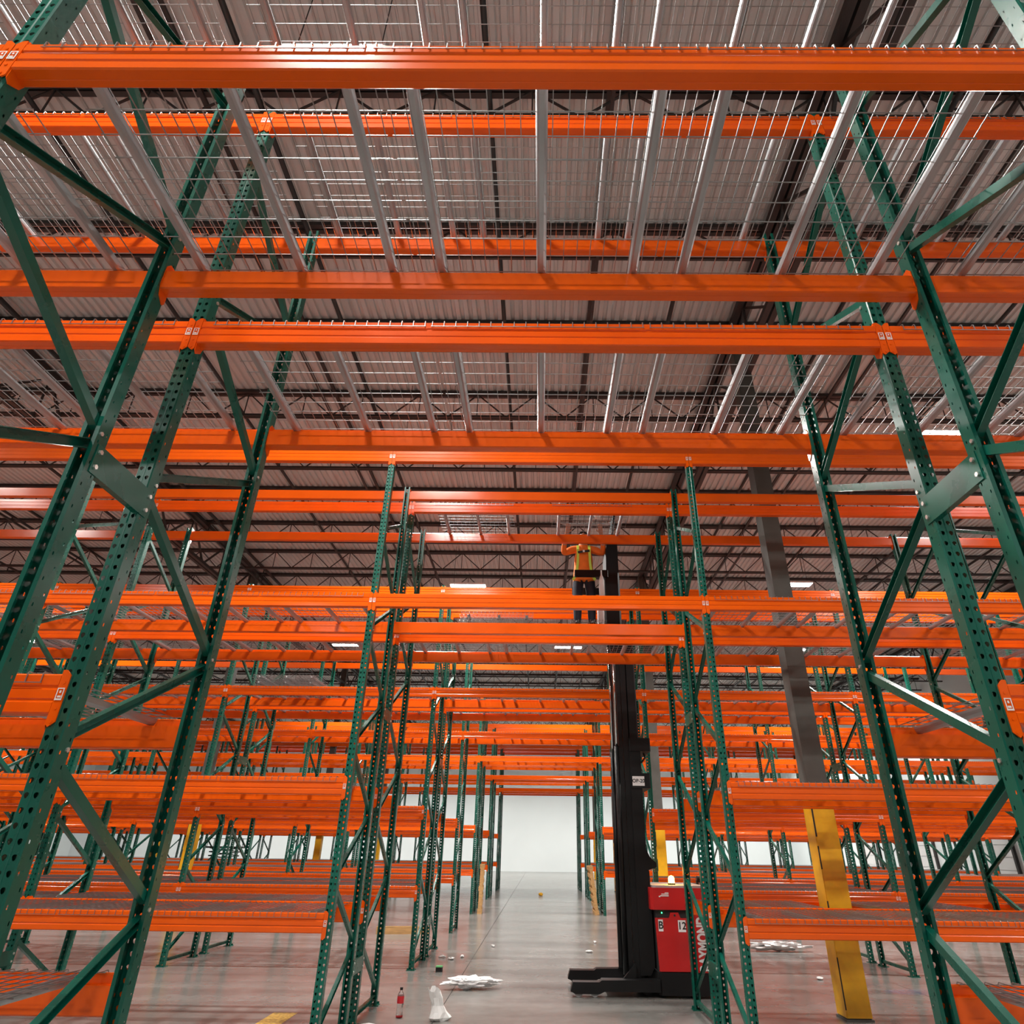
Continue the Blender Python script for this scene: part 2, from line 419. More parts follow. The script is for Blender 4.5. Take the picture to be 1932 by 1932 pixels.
def lab():
    b = MB(); y0, y1 = -.0118, -.0106
    for r in ((-.032, -.004, -.060, -.056), (-.032, -.004, -.104, -.097), (-.032, -.028, -.104, -.056), (-.008, -.004, -.104, -.056), (-.026, -.012, -.094, -.086), (-.022, -.015, -.076, -.066)):
        b.box(r[0], r[1], y0, y1, r[2], r[3])
    return b
lb = lab(); LABM = {1: lb.mesh('safety_label', LABEL)}
l2 = MB().add(lb, Matrix.Scale(-1, 4, (1, 0, 0))); l2.f = [tuple(reversed(f)) for f in l2.f]; LABM[-1] = l2.mesh('safety_label', LABEL)
def far_beam():
    m = beam_body(); m.add(connector(1)); m.add(connector(-1), Matrix.Translation((BL, 0, 0))); return m
FARB = far_beam(); FARBEAM = FARB.mesh('step_beam', ORANGE)
def bay_name(k):
    if k == 0: return 'over the tunnel'
    return '%s bay %s of tunnel' % (ORD[abs(k)-1], 'left' if k < 0 else 'right')
LVN = ['lowest', 'second', 'third', 'top']
def beam_matrix(r, k, lv, back):
    if not back: return Matrix.Translation((k*P+.0381, ROWS[r], LV[lv]))
    return Matrix.Translation(((k+1)*P-.0381, ROWS[r]+D, LV[lv])) @ Matrix.Rotation(math.pi, 4, 'Z')
def make_beam(r, k, lv, back, near):
    lbl = 'orange %s beam, %s level, %s rack row, %s' % ('rear' if back else 'front', LVN[lv], ORD[r], bay_name(k))
    if near: t = empty('step_beam')
    else: t = obj('step_beam', FARBEAM)
    t.matrix_world = beam_matrix(r, k, lv, back); tag(t, lbl, 'rack beam', 'orange rack beams')
    if near:
        obj('beam_body', BEAM, t)
        for s, x in ((1, 0), (-1, BL)):
            c = obj('connector', CON[s], t, (x, 0, 0)); obj('safety_label', LABM[s], c)
# wire deck 46 x 42 in: origin on the front beam's face line, z=0 at the beam top
DW = 1.143
def deck_grid(sides=4, r=.0026):
    b = MB()
    for i in range(19):
        x = -DW/2+i*DW/18
        b.tube([(x, -.013, -.036), (x, -.013, .001), (x, -.007, .0075), (x, D+.007, .0075), (x, D+.013, .001), (x, D+.013, -.036)], r, sides, caps=False)
    for i in range(11):
        y = .030+i*(D-.06)/10
        b.tube([(-DW/2-.01, y, .003), (DW/2+.01, y, .003)], r, sides, caps=False)
    for y in (-.016, D+.016): b.tube([(-DW/2-.006, y, -.036), (DW/2+.006, y, -.036)], r, sides, caps=False)
    return b
GRID = deck_grid().mesh('wire_grid', WIRE)
def chan():
    o = [(-.024, -.001), (-.0225, -.012), (-.018, -.026), (-.010, -.036), (.010, -.036), (.018, -.026), (.0225, -.012), (.024, -.001)]
    pr = o+[(p[0]*.9, p[1]+(.002 if abs(p[0]) < .02 else 0)) for p in reversed(o)]
    return MB().extr(pr, .029, D-.029, 'y')
CHANM = chan().mesh('support_channel', CHAN)
CHX = (-.47, .02, .47)
def far_deck():
    b = MB()
    for i in range(19):
        x = -DW/2+i*DW/18; b.tube([(x, -.012, -.03), (x, -.012, .005), (x, D+.012, .005)], .0026, 3, caps=False)
    for i in range(11): b.tube([(-DW/2, .03+i*(D-.06)/10, .003), (DW/2, .03+i*(D-.06)/10, .003)], .0026, 3, caps=False)
    for x in CHX: b.box(x-.018, x+.018, .029, D-.029, -.037, -.003)
    return b
FARD = far_deck()
DECKPOS = ((-1.183, 'left'), (0, 'middle'), (1.183, 'right'))
def make_deck(loc, lbl, rot=None, group='wire decks on the racks'):
    t = empty('wire_deck', loc, rot); tag(t, lbl, 'wire deck', group)
    tag(obj('wire_grid', GRID, t), kind='stuff')
    for x in CHX: obj('support_channel', CHANM, t, (x, 0, 0))
    return t
SPB = MB().tube([(-.007, 0, 0), (.007, 0, 0)], .011, 6).mesh('bolt', ZINC)
def spacer_mesh():
    h, a, b = .066, -.05, FL+.05
    return MB().box(0, .004, a, b, -h, h).box(-.026, 0, .004, FL-.004, h-.004, h).box(-.026, 0, .004, FL-.004, -h, -h+.004).mesh('row_spacer', GREEN)
SPM = spacer_mesh()

# ------------------------------------------------------------------ which bays the photo can see
def seen(x0, x1, y, z, mx=330, my=260):
    for i in range(9):
        q = px((x0+(x1-x0)*i/8, y, z))
        if q and -mx < q[0] < 1932+mx and -my < q[1] < 1932+my: return True
    return False
beams, decks, frames = [], [], set()
for r, y in enumerate(ROWS):
    for k in range(-8, 9):
        if k*P < XW0+.3 or (k+1)*P > XW1-.3: continue
        for lv in range(4):
            if k == 0 and lv < 2: continue
            if not seen(k*P, (k+1)*P, y, LV[lv]) and not seen(k*P, (k+1)*P, y+D, LV[lv]): continue
            frames.add((r, k)); frames.add((r, k+1))
            dist = (Vector((k*P+P/2, y, LV[lv]))-Vector((CX, 0, CH))).length
            for back in (0, 1): beams.append((dist+(.5 if back else 0), r, k, lv, back))
            if lv == 3 and r > 1: continue
            if k == 0 and r == 2: continue
            for off, nm in DECKPOS:
                if r == 3 and k == 1:
                    if off > 0: continue
                    if off == 0: off = .60
                if (r == 7 and k == 1) and off == 0: continue
                xx = (k+.5)*P+off
                if not seen(xx-.6, xx+.6, y, LV[lv], 150, 150) and not seen(xx-.6, xx+.6, y+D, LV[lv], 150, 150): continue
                dd = (Vector((xx, y+D/2, LV[lv]))-Vector((CX, 0, CH))).length
                decks.append((dd, r, k, lv, xx, nm))
beams.sort(); decks.sort()
for r, k in sorted(frames): make_frame(r, k, r <= 5)
for i, (d_, r, k, lv, back) in enumerate(beams[:300]): make_beam(r, k, lv, back, r <= 4)
rest = MB()
for d_, r, k, lv, back in beams[300:]: rest.add(FARB, beam_matrix(r, k, lv, back))
tag(rest.build('distant_beams', ORANGE), 'small orange beams of the most distant rack rows', 'rack beam', kind='stuff')
for d_, r, k, lv, xx, nm in decks[:294]:
    make_deck((xx, ROWS[r], LV[lv]), '%s wire deck, %s level, %s rack row, %s' % (nm, LVN[lv], ORD[r], bay_name(k)))
rest = MB()
for d_, r, k, lv, xx, nm in decks[294:]: rest.add(FARD, Matrix.Translation((xx, ROWS[r], LV[lv])))
tag(rest.build('distant_decks', WIRE), 'small wire decks of the distant rack rows', 'wire deck', kind='stuff')
# spacers tie the back-to-back rows together
for r in (0, 2, 4):
    for k in sorted({k for (rr, k) in frames if rr == r}):
        for z, zn in ((.53, 'near the floor'), (3.0, 'at mid height')):
            if not seen(k*P-.1, k*P+.1, ROWS[r]+D, z, 60, 60): continue
            s = 1 if k <= 0 else -1
            t = obj('row_spacer', SPM, None, (k*P+s*.0385, ROWS[r]+D, z), (0, 0, 0) if s > 0 else (0, 0, 0))
            if s < 0: t.scale = (-1, 1, 1)
            for yb in (-.03, FL+.03):
                for zb in (-.035, .035): obj('bolt', SPB, t, (.006, yb, zb))
            fr = 'left side of tunnel' if k == 0 else ('right side of tunnel' if k == 1 else bay_name(k if k < 0 else k-1).replace('bay', 'frame'))
            tag(t, 'green spacer %s joining %s and %s rack rows, %s' % (zn, ORD[r], ORD[r+1], fr), 'row spacer', 'row spacers')
# loose decks: two laid on the top beams of the fourth row, bundles on lower decks
make_deck((.90, ROWS[3], LV[3]), 'single wire deck on the top beams left of the worker', group='loose wire decks')
make_deck((2.62, ROWS[3], LV[3]), 'wire deck the worker is setting on the top beams', group='loose wire decks')
for i in range(4):
    make_deck((-2.75+.03*(i % 2), ROWS[4]+.005, LV[2]+.05+i*.05), 'bundled wire deck on third level of fifth rack row, %s from bottom' % ORD[i], group='bundled decks on the fifth row')

# ------------------------------------------------------------------ high-bay lamps in the aisles, and added ones that brighten the back wall
HOUSE = MB().box(-.56, .56, -.17, .17, .0, .05).box(-.5, .5, -.10, .10, .05, .085).mesh('housing', WHITEP)
LENSMESH = MB().box(-.53, .53, -.145, .145, -.014, -.001).mesh('lens', LENSM)
def lamp(x, y, label, z=8.75):
    t = empty('high_bay_lamp', (x, y, z)); tag(t, label, 'lamp', 'high-bay lamps')
    obj('housing', HOUSE, t); obj('lens', LENSMESH, t)
    MB().tube([(-.45, 0, .08), (-.45, 0, HR-z)], .006, 4).tube([(.45, 0, .08), (.45, 0, HR-z)], .006, 4).build('hanging_cable', BLACKM, t)
    L = bpy.data.lights.new('lamp_light', 'AREA'); L.shape = 'RECTANGLE'; L.size = 1.06; L.size_y = .3; L.energy = LAMP_W; L.spread = SPREAD; L.color = (1., .965, .91)
    lo = bpy.data.objects.new('lamp_light', L); COL.objects.link(lo); lo.parent = t; lo.location = (0, 0, -.03)
LPS = [(-.3, -.3), (10.6, -.3), (-10.3, -.3), (-.3, 3.78), (11.6, 4.3), (-10.3, 3.78), (-.4, 10.92), (9.55, 10.62), (-10.4, 10.92), (-.4, 15.62), (9.6, 15.62), (-10.4, 15.62), (-.40, 19.2), (9.55, 18.8), (-16.8, 19.0),
       (2.98, 26.1), (-6.0, 26.1), (-19.0, 26.0), (12., 26.1), (-.4, 37.7), (9.6, 37.7), (-10.4, 37.7), (-20.4, 37.7), (19.6, 37.7), (5.2, -7.5), (-6, -7.5), (15, -7.5),
       (3., 47.), (-8.9, 47.), (-20., 47.), (14., 47.), (20.4, 47.), (-1., 55.), (-6.8, 55.), (4.9, 55.), (-12.3, 55.), (-18.2, 55.), (-24., 55.), (-30.3, 55.), (10.8, 55.), (16.3, 55.), (20.5, 55.), (20.4, 18.8), (20.4, 5.4), (-20, 12), (-29, 30)]  # the two deepest lamp rows are added to brighten the back wall
vl = sorted([p for p in LPS if (lambda q: q and -20 < q[0] < 1950 and -20 < q[1] < 1932)(px((p[0], p[1], 8.75)))], key=lambda p: (round(p[1]), p[0]))
deps = sorted({round(p[1]) for p in vl})
for x, y in LPS:
    if (x, y) in vl:
        row = [p for p in vl if round(p[1]) == round(y)]; j = row.index((x, y))
        lbl = 'bright linear high-bay lamp, %s lamp row into the depth, %s from left' % (ORD[deps.index(round(y))], ORD[j])
    else: lbl = 'white linear high-bay lamp outside the photo'
    lamp(x, y, lbl)

# ------------------------------------------------------------------ order picker truck
T0 = Vector((3.4, 10.6, 0))
truck = empty('order_picker_truck', T0); tag(truck, 'red and black order picker truck with raised mast beside the tunnel', 'truck')
def tp(name, mb, mt, parent=None, smooth=False):
    mb.v = [(p[0]-T0.x, p[1]-T0.y, p[2]-T0.z) for p in mb.v]
    return mb.build(name, mt, parent or truck, smooth=smooth)
def rbox(x0, x1, y0, y1, z0, z1, b=.02):
    """box with bevelled vertical edges"""
    return MB().extr([(x0+b, y0), (x1-b, y0), (x1, y0+b), (x1, y1-b), (x1-b, y1), (x0+b, y1), (x0, y1-b), (x0, y0+b)], z0, z1, 'z')
tp('chassis', rbox(3.40, 4.14, 10.06, 11.14, .03, .262, .04), BLACKP)
tp('hood', rbox(3.36, 4.13, 10.07, 11.13, .925, 1.17, .035), RED)
tp('hood_edge', rbox(3.40, 4.10, 10.10, 11.10, 1.17, 1.195, .04), GREYP)
tp('battery_bay', rbox(3.42, 4.10, 10.11, 11.09, .262, .925, .02), BLACKM)
cov = [(3.425, .27), (3.895, .27), (3.88, .835), (3.735, .835), (3.71, .895), (3.61, .895), (3.585, .835), (3.405, .835)]
cv = tp('battery_cover', MB().extr(cov, 10.075, 10.108, 'y'), RED)
tp('latch_hole', MB().tube([(3.66, 10.07, .865), (3.66, 10.08, .865)], .013, 10), BLACKM, None)
tp('side_panel', rbox(3.905, 4.135, 10.07, 11.13, .262, .922, .03), RED)
tp('indicator_light', MB().tube([(3.50, 10.098, .89), (3.50, 10.108, .89)], .008, 8), GREENLED)
# lettering
def plate(name, x, z, w, h, txt, size, y=10.074, bold=.002, parent=None):
    p = tp(name, MB().box(x-w/2, x+w/2, y-.004, y, z-h/2, z+h/2), WHITEP, parent)
    me = text_mesh(txt, size, BLACKM, bold=bold)
    t = obj('lettering', me, p, (x-T0.x, y-.0065-T0.y, z-T0.z), (math.pi/2, 0, 0)); return p
plate('number_plate', 3.472, .755, .060, .128, 'B', .115); plate('number_plate', 3.745, .750, .098, .128, '12', .112)
me = text_mesh('RAYMOND', .185, WHITEP, bold=.008); me.transform(Matrix.Scale(.62, 4, (1, 0, 0)))
obj('lettering', me, truck, (4.005-T0.x, 10.066-T0.y, .565-T0.z), (math.pi/2, -math.pi/2, 0))
tp('hood_emblem', MB().box(3.49, 3.60, 10.064, 10.068, 1.075, 1.087).box(3.505, 3.60, 10.064, 10.068, 1.095, 1.105).box(3.47, 3.49, 10.064, 10.068, 1.065, 1.08).box(3.55, 3.60, 10.064, 10.068, 1.11, 1.118), LABEL)
tp('data_sticker', MB().box(3.86, 3.955, 10.064, 10.068, .955, .995), LABEL)
# straddle legs and wheels
for ya, yb in ((10.06, 10.21), (10.97, 11.12)):
    pr = [(2.30, .06), (2.33, .155), (2.66, .155), (2.69, .175), (3.42, .185), (3.42, .06), (2.72, .06), (2.66, .035), (2.36, .035)]
    leg = tp('straddle_leg', MB().extr(pr, ya, yb, 'y'), BLACKP)
    for x in (2.40, 2.60):
        w = MB().tube([(x, ya+.02, .056), (x, yb-.02, .056)], .055, 14); tp('load_wheel', w, GREYP, None)
tp('axle_plate', MB().box(2.75, 3.40, 10.21, 10.97, .05, .075), GREYP)
for y in (10.25, 10.95): tp('drive_wheel', MB().tube([(3.28, y-.05, .07), (3.28, y+.05, .07)], .07, 16), RUBBER)
# mast
def rail(x0, x1, y0, y1, z0, z1): return MB().box(x0, x1, y0, y1, z0, z1)
for y0 in (10.28, 10.88):
    tp('mast_rail', rail(3.13, 3.21, y0, y0+.07, .12, 4.25), BLACKP)
    tp('mast_rail', rail(3.06, 3.12, y0+.015, y0+.075, .30, 4.65), BLACKP)
tp('mast_rail', rail(3.11, 3.20, 10.40, 10.46, 3.2, 6.35), BLACKP); tp('mast_rail', rail(3.11, 3.20, 10.78, 10.84, 3.2, 6.35), BLACKP)
tp('lift_cylinder', MB().tube([(3.035, 10.33, 2.9), (3.035, 10.33, 4.75)], .022, 10), CHROME, None, True)
tp('lift_cylinder', MB().tube([(3.035, 10.92, 2.9), (3.035, 10.92, 4.75)], .022, 10), CHROME, None, True)
tp('cylinder_body', MB().tube([(3.03, 10.33, .2), (3.03, 10.33, 2.95)], .038, 10).tube([(3.03, 10.92, .2), (3.03, 10.92, 2.95)], .038, 10), BLACKP, None, True)
tp('hydraulic_hose', MB().tube([(3.09, 10.62, .3), (3.09, 10.62, 4.6)], .016, 8).tube([(3.09, 10.57, .3), (3.09, 10.57, 4.6)], .012, 8), BLACKM, None, True)
tp('mast_cover', MB().extr([(3.205, .2), (3.335, .2), (3.395, .30), (3.395, 1.35), (3.37, 1.40), (3.37, 2.95), (3.205, 2.95)], 10.26, 10.95, 'y'), BLACKP)
tp('upper_cover', rbox(3.21, 3.365, 10.30, 10.90, 2.95, 4.72, .02), BLACKP)
tp('cover_flare', MB().extr([(3.37, 1.36), (3.50, 1.40), (3.50, 1.45), (3.42, 1.52), (3.37, 1.62)], 10.28, 10.93, 'y'), BLACKP)
br1 = tp('cross_bracket', rbox(3.21, 3.52, 10.24, 10.97, 2.88, 3.06, .015), BLACKP)
br2 = tp('cross_bracket', rbox(3.21, 3.49, 10.24, 10.97, 2.38, 2.58, .015), BLACKP)
tp('cable_loop', MB().tube([(3.45, 10.5, 2.88), (3.47, 10.5, 2.82), (3.42, 10.5, 2.76), (3.38, 10.5, 2.74)], .014, 8), BLACKM, None, True)
plate('truck_number_plate', 3.315, 2.475, .172, .125, 'OP-20', .068, 10.239, .0012)
tp('leg_gusset', MB().extr([(2.98, .18), (3.14, .18), (3.14, .34)], 10.2, 10.24, 'y').extr([(2.98, .18), (3.14, .18), (3.14, .34)], 10.94, 10.98, 'y'), BLACKP)
bc = tp('beacon_base', MB().lathe([(0, 1.195), (.05, 1.195), (.05, 1.215), (0, 1.215)], (3.70, 10.35, 0), 14), BLACKM)
be = tp('beacon', MB().lathe([(.042, 1.215), (.042, 1.27), (.03, 1.295), (0, 1.305)], (3.70, 10.35, 0), 14), BEACON, None, True)
L = bpy.data.lights.new('beacon_light', 'POINT'); L.energy = 14; L.color = (1, .38, .04); L.shadow_soft_size = .05
lo = bpy.data.objects.new('beacon_light', L); COL.objects.link(lo); lo.parent = truck; lo.location = (.30, -.25, 1.36)
tp('blue_spot_lamp', MB().tube([(4.10, 10.62, 1.26), (4.16, 10.62, 1.25)], .04, 12).box(4.09, 4.12, 10.60, 10.64, 1.19, 1.24), BLACKP)
tp('blue_spot_lens', MB().tube([(4.16, 10.62, 1.25), (4.165, 10.62, 1.249)], .034, 12), BLUELENS)
L = bpy.data.lights.new('blue_spot', 'SPOT'); L.energy = 260; L.color = (.08, .22, 1.); L.spot_size = math.radians(9); L.spot_blend = .5; L.shadow_soft_size = .02
lo = bpy.data.objects.new('blue_spot', L); COL.objects.link(lo); lo.parent = truck; lo.location = (4.20-T0.x, 10.62-T0.y, 1.245)
lo.rotation_euler = (Vector((6.9, 10.75, 0))-Vector((4.20, 10.62, 1.245))).to_track_quat('-Z', 'Y').to_euler()
# raised operator platform
PZ = 4.68
pf = tp('platform', rbox(2.16, 3.16, 10.10, 11.10, PZ, PZ+.06, .05), BLACKP)
tp('fork', MB().box(.62, 2.16, 10.33, 10.45, PZ+.0, PZ+.045), BLACKP); tp('fork', MB().box(.62, 2.16, 10.75, 10.87, PZ+.0, PZ+.045), BLACKP)
co = tp('console', rbox(2.92, 3.19, 10.20, 10.95, PZ+.06, 5.66, .03), BLACKP)
tp('console_top', MB().extr([(2.98, 5.66), (3.19, 5.66), (3.19, 6.40), (3.06, 6.40), (2.99, 6.12)], 10.28, 10.9, 'y'), BLACKP)
tp('gate_arm', rbox(2.44, 3.0, 10.16, 10.20, 5.57, 5.69, .01), BLACKP); tp('gate_arm', rbox(2.44, 3.0, 11.02, 11.06, 5.57, 5.69, .01), BLACKP)
tp('white_bottle_holder', MB().lathe([(0, 5.24), (.045, 5.24), (.048, 5.50), (.03, 5.56), (.014, 5.60), (.014, 5.68), (0, 5.68)], (2.885, 10.16, 0), 12), WHITEP, None, True)
tp('white_side_box', rbox(2.80, 2.90, 10.13, 10.2, PZ+.06, 5.05, .01), WHITEP)
# overhead guard: rounded hoop with a grid on two pillars
def hoop(x0, x1, y0, y1, z, r=.22, n=5):
    pts = []
    for cx_, cy2, a0 in ((x1-r, y1-r, 0), (x0+r, y1-r, 90), (x0+r, y0+r, 180), (x1-r, y0+r, 270)):
        for i in range(n+1):
            a = math.radians(a0+90*i/n); pts.append((cx_+r*math.cos(a), cy2+r*math.sin(a), z))
    return pts
GZ = 6.98
tp('overhead_guard', MB().tube(hoop(2.20, 3.25, 10.10, 11.10, GZ), .026, 8, closed=True), GREYP, None, True)
gb = MB()
for i in range(1, 9): gb.tube([(2.22+i*.113, 10.12, GZ+.005), (2.22+i*.113, 11.08, GZ+.005)], .006, 4)
for i in range(1, 6): gb.tube([(2.22, 10.1+i*.166, GZ-.005), (3.23, 10.1+i*.166, GZ-.005)], .006, 4)
tp('guard_bars', gb, BLACKP)
for y in (10.34, 10.86): tp('guard_pillar', MB().tube([(3.10, y, 6.35), (3.16, y, 6.75), (3.20, y, GZ)], .028, 8), BLACKP)
tp('work_light', MB().lathe([(0, 6.66), (.05, 6.68), (.06, 6.74), (.03, 6.80), (0, 6.81)], (2.86, 10.2, 0), 12).tube([(2.86, 10.2, 6.8), (2.86, 10.2, GZ)], .01, 6), WHITEP, None, True)
for i in range(4):
    make_deck((1.17+.02*(i % 2), 10.066, PZ+.085+i*.047), 'wire deck bundled on the raised forks, %s from bottom' % ORD[i], group='wire decks on the forks')
make_deck((2.36, 10.062, PZ+.115), 'wire deck lying on the raised platform under the worker', group='loose wire decks')

# ------------------------------------------------------------------ the worker on the platform
def person():
    bx, by, bz = 2.615, 10.47, PZ+.1235
    V, E_, R_ = [], [], []
    def v(p, r, link=None):
        V.append((bx+p[0], by+p[1], bz+p[2])); R_.append(r); i = len(V)-1
        if link is not None: E_.append((link, i))
        return i
    pel = v((0, 0, .93), (.170, .115)); wa = v((0, 0, 1.06), (.165, .11), pel); ch = v((0, -.01, 1.24), (.185, .118), wa)
    nb = v((0, 0, 1.40), (.10, .08), ch); nk = v((0, -.01, 1.475), (.058, .058), nb)
    h0 = v((0, -.025, 1.54), (.072, .080), nk); h1 = v((0, -.03, 1.61), (.080, .095), h0); h2 = v((0, -.02, 1.68), (.070, .082), h1)
    for s in (-1, 1):
        hip = v((s*.095, 0, .86), (.102, .108), pel); kn = v((s*.115, -.03, .49), (.080, .084), hip)
        an = v((s*.12, .01, .11), (.066, .068), kn); he = v((s*.12, .01, .045), (.045, .048), an); to = v((s*.14, -.16, .035), (.045, .034), he)
        sh = v((s*.175, 0, 1.385), (.072, .072), nb); ua = v((s*.26, -.02, 1.345), (.070, .070), sh); el = v((s*.345, -.06, 1.285), (.060, .060), ua)
        fa = v((s*.335, -.16, 1.41), (.045, .045), el); wr = v((s*.30, -.27, 1.53), (.031, .026), fa)
        pa = v((s*.285, -.325, 1.585), (.042, .020), wr); kk = v((s*.275, -.36, 1.62), (.040, .016), pa)
        for j in range(4):
            o = (j-1.5)*.021; ln = (.060, .072, .068, .05)[j]
            a = v((s*.275+o, -.365, 1.635), (.0095, .0095), kk); c = v((s*.273+o, -.385, 1.635+ln*.55), (.0085, .0085), a); v((s*.272+o, -.425, 1.635+ln*.75), (.0075, .0075), c)
        a = v((s*.275-s*.05, -.33, 1.59), (.011, .011), pa); v((s*.275-s*.072, -.365, 1.61), (.009, .009), a)
    me = bpy.data.meshes.new('body'); me.from_pydata(V, E_, [])
    o = bpy.data.objects.new('person', me); COL.objects.link(o)
    sk = o.modifiers.new('skin', 'SKIN'); sk.use_smooth_shade = True
    for i, r in enumerate(R_): me.skin_vertices[0].data[i].radius = r; me.skin_vertices[0].data[i].use_root = (i == 0)
    ss = o.modifiers.new('sub', 'SUBSURF'); ss.levels = ss.render_levels = 2
    dg = bpy.context.evaluated_depsgraph_get(); dg.update()
    m2 = bpy.data.meshes.new_from_object(o.evaluated_get(dg)); bpy.data.objects.remove(o)
    m2.materials.clear()
    for mm in (SHIRT, NAVY, BOOT, SKIN): m2.materials.append(mm)
    for p in m2.polygons:
        c = p.center; z = c.z-bz; x = abs(c.x-bx)
        if z > 1.455 and x < .13: k = 3
        elif c.y-by < -.19 and x > .18: k = 3
        elif z > .77: k = 0
        elif z > .10: k = 1
        else: k = 2
        p.material_index = k; p.use_smooth = True
    off = Vector((bx, by, bz))
    m2.transform(Matrix.Translation(-off))
    o = obj('person', m2, None, off)
    tag(o, 'worker in orange shirt, lime harness and navy trousers on the raised platform', 'person')
    # hair, face, harness: parts in the body's own space
    hb = bpy.data.meshes.new('hair'); bm = bmesh.new(); bmesh.ops.create_uvsphere(bm, u_segments=18, v_segments=12, radius=1)
    for w in list(bm.verts):
        if w.co.z < -.15 or (w.co.y < -.55 and w.co.z < .45): bm.verts.remove(w)
    for w in bm.verts: w.co = Vector((w.co.x*.092, w.co.y*.108-.015, w.co.z*.095+1.635))
    bm.to_mesh(hb); bm.free(); hb.materials.append(HAIR)
    for p in hb.polygons: p.use_smooth = True
    obj('hair', hb, o)
    fc = MB(); fc.extr([(-.008, 1.645), (.008, 1.645), (.016, 1.598), (-.016, 1.598)], -.145, -.11, 'y'); fc.build('nose', SKIN, o)
    for s in (-1, 1):
        MB().lathe([(0, -.006), (.008, -.004), (.011, 0), (.008, .004), (0, .006)], (s*.032, -.118, 1.640), 8).build('eye', BLACKM, o)
        MB().lathe([(0, -.03), (.012, -.02), (.016, 0), (.012, .02), (0, .03)], (s*.084, -.015, 1.62), 8).build('ear', SKIN, o)
    MB().box(-.024, .024, -.122, -.112, 1.566, 1.573).build('mouth', REDLABEL, o)
    hn = MB()
    def strap(pts, w, t=.007):
        pts = [Vector(p) for p in pts]
        for a, b in zip(pts, pts[1:]):
            d = (b-a).normalized(); sd = d.cross(Vector((0, 1, 0)));
            if sd.length < .2: sd = Vector((1, 0, 0))
            sd.normalize(); n0 = d.cross(sd)
            q = [a-sd*w/2, a+sd*w/2, b+sd*w/2, b-sd*w/2]
            base = len(hn.v); hn.v += [tuple(p-n0*t/2) for p in q]+[tuple(p+n0*t/2) for p in q]
            hn.f += [tuple(base+i for i in f) for f in ((0, 1, 2, 3), (7, 6, 5, 4), (0, 4, 5, 1), (1, 5, 6, 2), (2, 6, 7, 3), (3, 7, 4, 0))]
    for s in (-1, 1):
        strap([(s*.085, .02, 1.462), (s*.095, -.075, 1.43), (s*.10, -.128, 1.34), (s*.10, -.135, 1.22), (s*.105, -.122, 1.10), (s*.115, -.112, 1.0)], .042)
        strap([(s*.085, .02, 1.462), (s*.09, .10, 1.38), (s*.08, .125, 1.22), (s*.09, .112, 1.0)], .042)
        strap([(s*.115, -.112, 1.0), (s*.13, -.108, .88), (s*.19, -.06, .80)], .045)
    hn.build('harness', LIME, o)
    hn = MB(); strap([(-.10, -.142, 1.275), (0, -.15, 1.29), (.10, -.142, 1.305)], .04); hn.build('chest_strap', BLACKM, o)
    MB().box(-.016, .016, -.166, -.158, 1.272, 1.31).box(-.008, .008, -.168, -.166, 1.281, 1.301).build('buckle', WHITEP, o)
person()

# ------------------------------------------------------------------ things lying about
def crumple(name, n, sx, sy, sz, mt, seed, loc, rot, amp=.35):
    bm = bmesh.new(); bmesh.ops.create_icosphere(bm, subdivisions=n, radius=1); rd = random.Random(seed)
    from mathutils import noise as NZ
    for w in bm.verts:
        d = NZ.noise(w.co*2.3+Vector((seed, 0, 0)))*amp+NZ.noise(w.co*5.+Vector((0, seed, 0)))*amp*.7
        w.co = w.co*(1+d)
    zmin = min(w.co.z for w in bm.verts)
    for w in bm.verts: w.co = Vector((w.co.x*sx, w.co.y*sy, (w.co.z-zmin)*sz))
    me = bpy.data.meshes.new(name); bm.to_mesh(me); bm.free(); me.materials.append(mt)
    return obj(name, me, None, loc, (0, 0, rot))
tag(crumple('plastic_wrap', 4, .30, .11, .055, PLASTIC, 3, (1.03, 10.5, 0), .15, .55), 'crumpled white plastic wrap on the tunnel floor', 'plastic wrap')
tag(crumple('plastic_wrap', 4, .48, .10, .06, PLASTIC, 9, (6.3, 14.6, 0), .02, .6), 'long crumpled white plastic wrap on the floor right of the yellow column', 'plastic wrap')
# paper bag: crumpled open tube standing on the floor
bg = MB(); n = 14; rings = []
rd = random.Random(4)
for j, (z, w) in enumerate(((0, .085), (.03, .105), (.075, .078), (.13, .056), (.2, .060), (.27, .066))):
    for i in range(n):
        a = 2*math.pi*i/n; r = w*(1+rd.uniform(-.24, .24)); sq = 1/max(abs(math.cos(a)), abs(math.sin(a)))**.5
        bg.v.append((r*sq*math.cos(a)*1.1-.33*z, r*sq*math.sin(a)*.7, z+(rd.uniform(-.025, .025) if j == 5 else 0)))
for j in range(5):
    for i in range(n):
        k = (i+1) % n; bg.f.append((j*n+i, j*n+k, (j+1)*n+k, (j+1)*n+i))
bg.f.append(tuple(reversed(range(n))))
o = bg.build('paper_bag', PAPER, None, (.87, 8.74, 0)); o.rotation_euler = (0, 0, .4); tag(o, 'crumpled white paper bag standing on the tunnel floor', 'bag')
